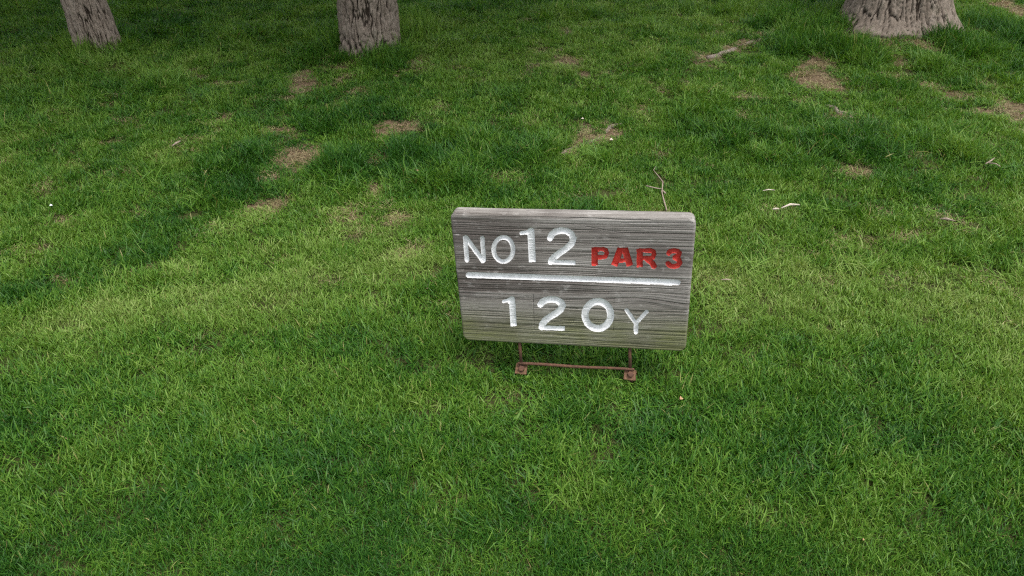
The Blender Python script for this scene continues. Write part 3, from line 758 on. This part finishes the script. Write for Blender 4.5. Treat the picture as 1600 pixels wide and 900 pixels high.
# rusty iron foot: two rods, a cross bar, square plates with a nut, pointed spikes
def w2f(p): return Vector(p) - sign_foot
def ray_at(px, py, plane_y0):
    """pixel -> point on the vertical plane through the board's foot line (parallel to the board)"""
    d = pix_ray(px, py); n = Rn[:, 1]; n = np.array([n[0], n[1], 0]); n /= np.linalg.norm(n)
    o = np.array([0, 0, CAM_H]); t = ((POS + n * plane_y0 - o) @ n) / (d @ n)
    return o + d * t
def box_mesh(c, ax, size, bev=.0012):
    import bmesh
    bm_ = bmesh.new(); bmesh.ops.create_cube(bm_, size=1)
    for v in bm_.verts: v.co = Vector((v.co.x * size[0], v.co.y * size[1], v.co.z * size[2]))
    bmesh.ops.bevel(bm_, geom=list(bm_.edges), offset=bev, segments=2, affect='EDGES')
    R3 = ax
    V = [c + R3 @ v.co for v in bm_.verts]; Fc = [[v.index for v in f.verts] for f in bm_.faces]
    bm_.free(); return V, Fc
OFF = .022
ends = []
for (pt, pm, ps) in (((811, 536), (814.5, 571), (815.5, 606)), ((983, 546), (984.5, 580), (985, 612))):
    a, b_, c_ = (ray_at(*q, OFF) for q in (pt, pm, ps))
    a = a + np.array([0, 0, .03])
    leg = mesh_obj('leg', *tube([w2f(a), w2f((a * .5 + b_ * .5)), w2f(b_)], [.0054, .0052, .0054], 12, .12, 4), M_rust, sign)
    R3 = Euler((math.radians(-48), math.radians(2), cg_)).to_matrix()
    pl = mesh_obj('plate', *box_mesh(w2f(b_) + Vector((0, -.006, -.010)), R3, (.038, .004, .034)), M_plate, leg, smooth=False)
    nv = []; nf = []
    cN = w2f(b_) + Vector((0, -.012, -.004)); axis_ = R3 @ Vector((0, -1, 0))
    mesh_obj('nut', *tube([cN - axis_ * .004, cN + axis_ * .003, cN + axis_ * .005], [.0105, .0105, .008], 6, .05, 3), M_rust, leg, smooth=False)
    # flat pointed spike
    top_, bot = w2f(b_) + Vector((.002, .0, -.012)), w2f(c_)
    dn = (bot - top_).normalized(); bot = bot + dn * .05
    sxv = Vector((math.cos(cg_), math.sin(cg_), 0)); syv = Vector((-math.sin(cg_), math.cos(cg_), 0))
    V = []
    for p_, wv, tv in ((top_, .0085, .004), (top_.lerp(bot, .45), .0075, .004), (bot, .0015, .0015)):
        V += [p_ - sxv * wv - syv * tv, p_ + sxv * wv - syv * tv, p_ + sxv * wv + syv * tv, p_ - sxv * wv + syv * tv]
    Fq = [(0, 3, 2, 1), (8, 9, 10, 11)] + [(4 * j + k, 4 * j + (k + 1) % 4, 4 * j + 4 + (k + 1) % 4, 4 * j + 4 + k) for j in range(2) for k in range(4)]
    mesh_obj('spike', V, Fq, M_rust, leg, smooth=False)
    ends.append((a, b_))
cA, cB = ray_at(809, 567.5, OFF - .004), ray_at(991, 577.5, OFF - .004)
tt = np.linspace(0, 1, 14)
pts = [w2f(cA * (1 - q) + cB * q + np.array([0, 0, .0012 * math.sin(q * 9)])) for q in tt]
mesh_obj('crossbar', *tube(pts, [.0046 + .0004 * math.sin(5 * q) for q in tt], 12, .14, 8), M_rust, sign)

# ------------------------------------------------------------------ litter on the grass
def ground_at(px, py, lift):
    p = on_ground(px, py); p[2] += lift; return p
def stick(name, cat, label, pix, rads, lift, mat, seed, forks=()):
    base = ground_at(*pix[0], 0)
    o = empty(name, base, label, cat) if forks else None
    P = [ground_at(*q, l) for q, l in zip(pix, lift)]
    V, Fc = tube([p - base for p in P], rads, 7, .25, seed)
    me = mesh_obj('stem' if forks else name, V, Fc, mat, o)
    if forks:
        for fp, fr, fl in forks:
            V, Fc = tube([ground_at(*q, l) - base for q, l in zip(fp, fl)], fr, 6, .25, seed + 3)
            mesh_obj('side_twig', V, Fc, mat, o)
    else:
        me.location = base; tag(me, label, cat)
    return me
stick('twig', 'twig', 'forked bare twig standing up behind the top edge of the tee sign', [(1041, 336), (1036, 322), (1033, 311), (1034.5, 297), (1026, 288), (1019.5, 281), (1023, 275)],
      [.0036, .0034, .003, .0027, .0022, .0017, .001], [.02, .03, .035, .04, .045, .05, .05], M_twig, 1,
      [([(1033, 306), (1024, 307), (1008, 304.5)], [.002, .003, .0034], [.035, .04, .045]), ([(1033, 308), (1039, 312)], [.004, .0035], [.035, .03])])
stick('wood_splinter', 'wood chip', 'long pale split stick lying on grass beyond the right side of the tee sign', [(1219, 336), (1232, 333), (1247, 331)], [.003, .006, .003], [.035, .04, .035], M_chip, 2)
stick('wood_splinter', 'wood chip', 'stubby white wood chip lying at the end of the long pale split stick', [(1204.5, 339), (1210, 338.5), (1215, 337.5)], [.003, .005, .003], [.035, .038, .035], M_chip, 3)
stick('wood_splinter', 'wood chip', 'thin pale sliver lying just uphill of the long pale split stick', [(1190, 309), (1199, 308.5), (1208, 308.5)], [.0014, .003, .0014], [.035, .038, .035], M_chip, 4)
stick('wood_splinter', 'wood chip', 'grey-tan bark sliver lying alone in grass below the forked dry twiglet', [(1464, 354), (1474, 355.5), (1487, 357)], [.0025, .0065, .0025], [.035, .04, .035], M_twig, 5)
stick('twiglet', 'twig', 'small forked dry twiglet on grass uphill of a grey-tan bark sliver', [(1535, 271), (1543, 268), (1548, 265)], [.003, .0045, .002], [.05, .055, .06], M_twig, 6, [([(1540, 270), (1550, 273), (1558, 275.5)], [.004, .003, .002], [.05, .055, .05])])
stick('wood_splinter', 'wood chip', 'pale tan chip on a bare spot downhill of the leaning trunk', [(270, 234), (277, 231), (284, 229)], [.002, .0065, .003], [.02, .025, .03], M_twig, 7)
stick('wood_splinter', 'wood chip', 'short tan stick lying in a dry patch right of the tee sign', [(1125, 446), (1134, 445), (1141, 446)], [.0015, .0035, .0015], [.022, .024, .022], M_twig, 8)

def dead_leaf(px, py, size, lift, rz, label, mat):
    p = ground_at(px, py, lift)
    n = 9; V = []
    for i in range(n):
        s = i / (n - 1); wv = .36 * math.sin(PI * s) ** .8
        for q in (-1, 0, 1):
            V.append(((s - .5) * size, q * wv * size, size * (.16 * abs(q) * math.sin(PI * s) + .12 * math.sin(3 * s))))
    V = np.array(V); nq = n * 3
    Vt = np.concatenate([V, V - [0, 0, .0012]])
    Fc = []
    for i in range(n - 1):
        for q in range(2):
            a = i * 3 + q; f = (a, a + 3, a + 4, a + 1); Fc.append(f); Fc.append(tuple(v + nq for v in f[::-1]))
    o = mesh_obj('dead_leaf', Vt, Fc, mat)
    o.location = p; o.rotation_euler = (.5, .2, rz)
    return tag(o, label, 'leaf')
dead_leaf(954, 236, .020, .06, .4, 'pale curled leaf fragment on tall grass below the thin surface root', M_chip)
dead_leaf(1062, 636, .016, .03, 1.0, 'tiny orange-brown leaf on short grass in front of the sign', M_dleaf)
dead_leaf(652, 285, .026, .06, 2.1, 'tan leaf scrap in longer grass between bare patch and sign', M_dleaf)
dead_leaf(910, 191, .016, .02, .2, 'pale leaf scrap on the bare spot uphill of the thin surface root', M_chip)
dead_leaf(85, 337, .014, .05, .9, 'tiny white scrap on the grass below the leaning trunk', M_pale)
dead_leaf(1345, 855, .008, .025, .9, 'tiny orange leaf crumb on the finest turf before the sign', M_dleaf)
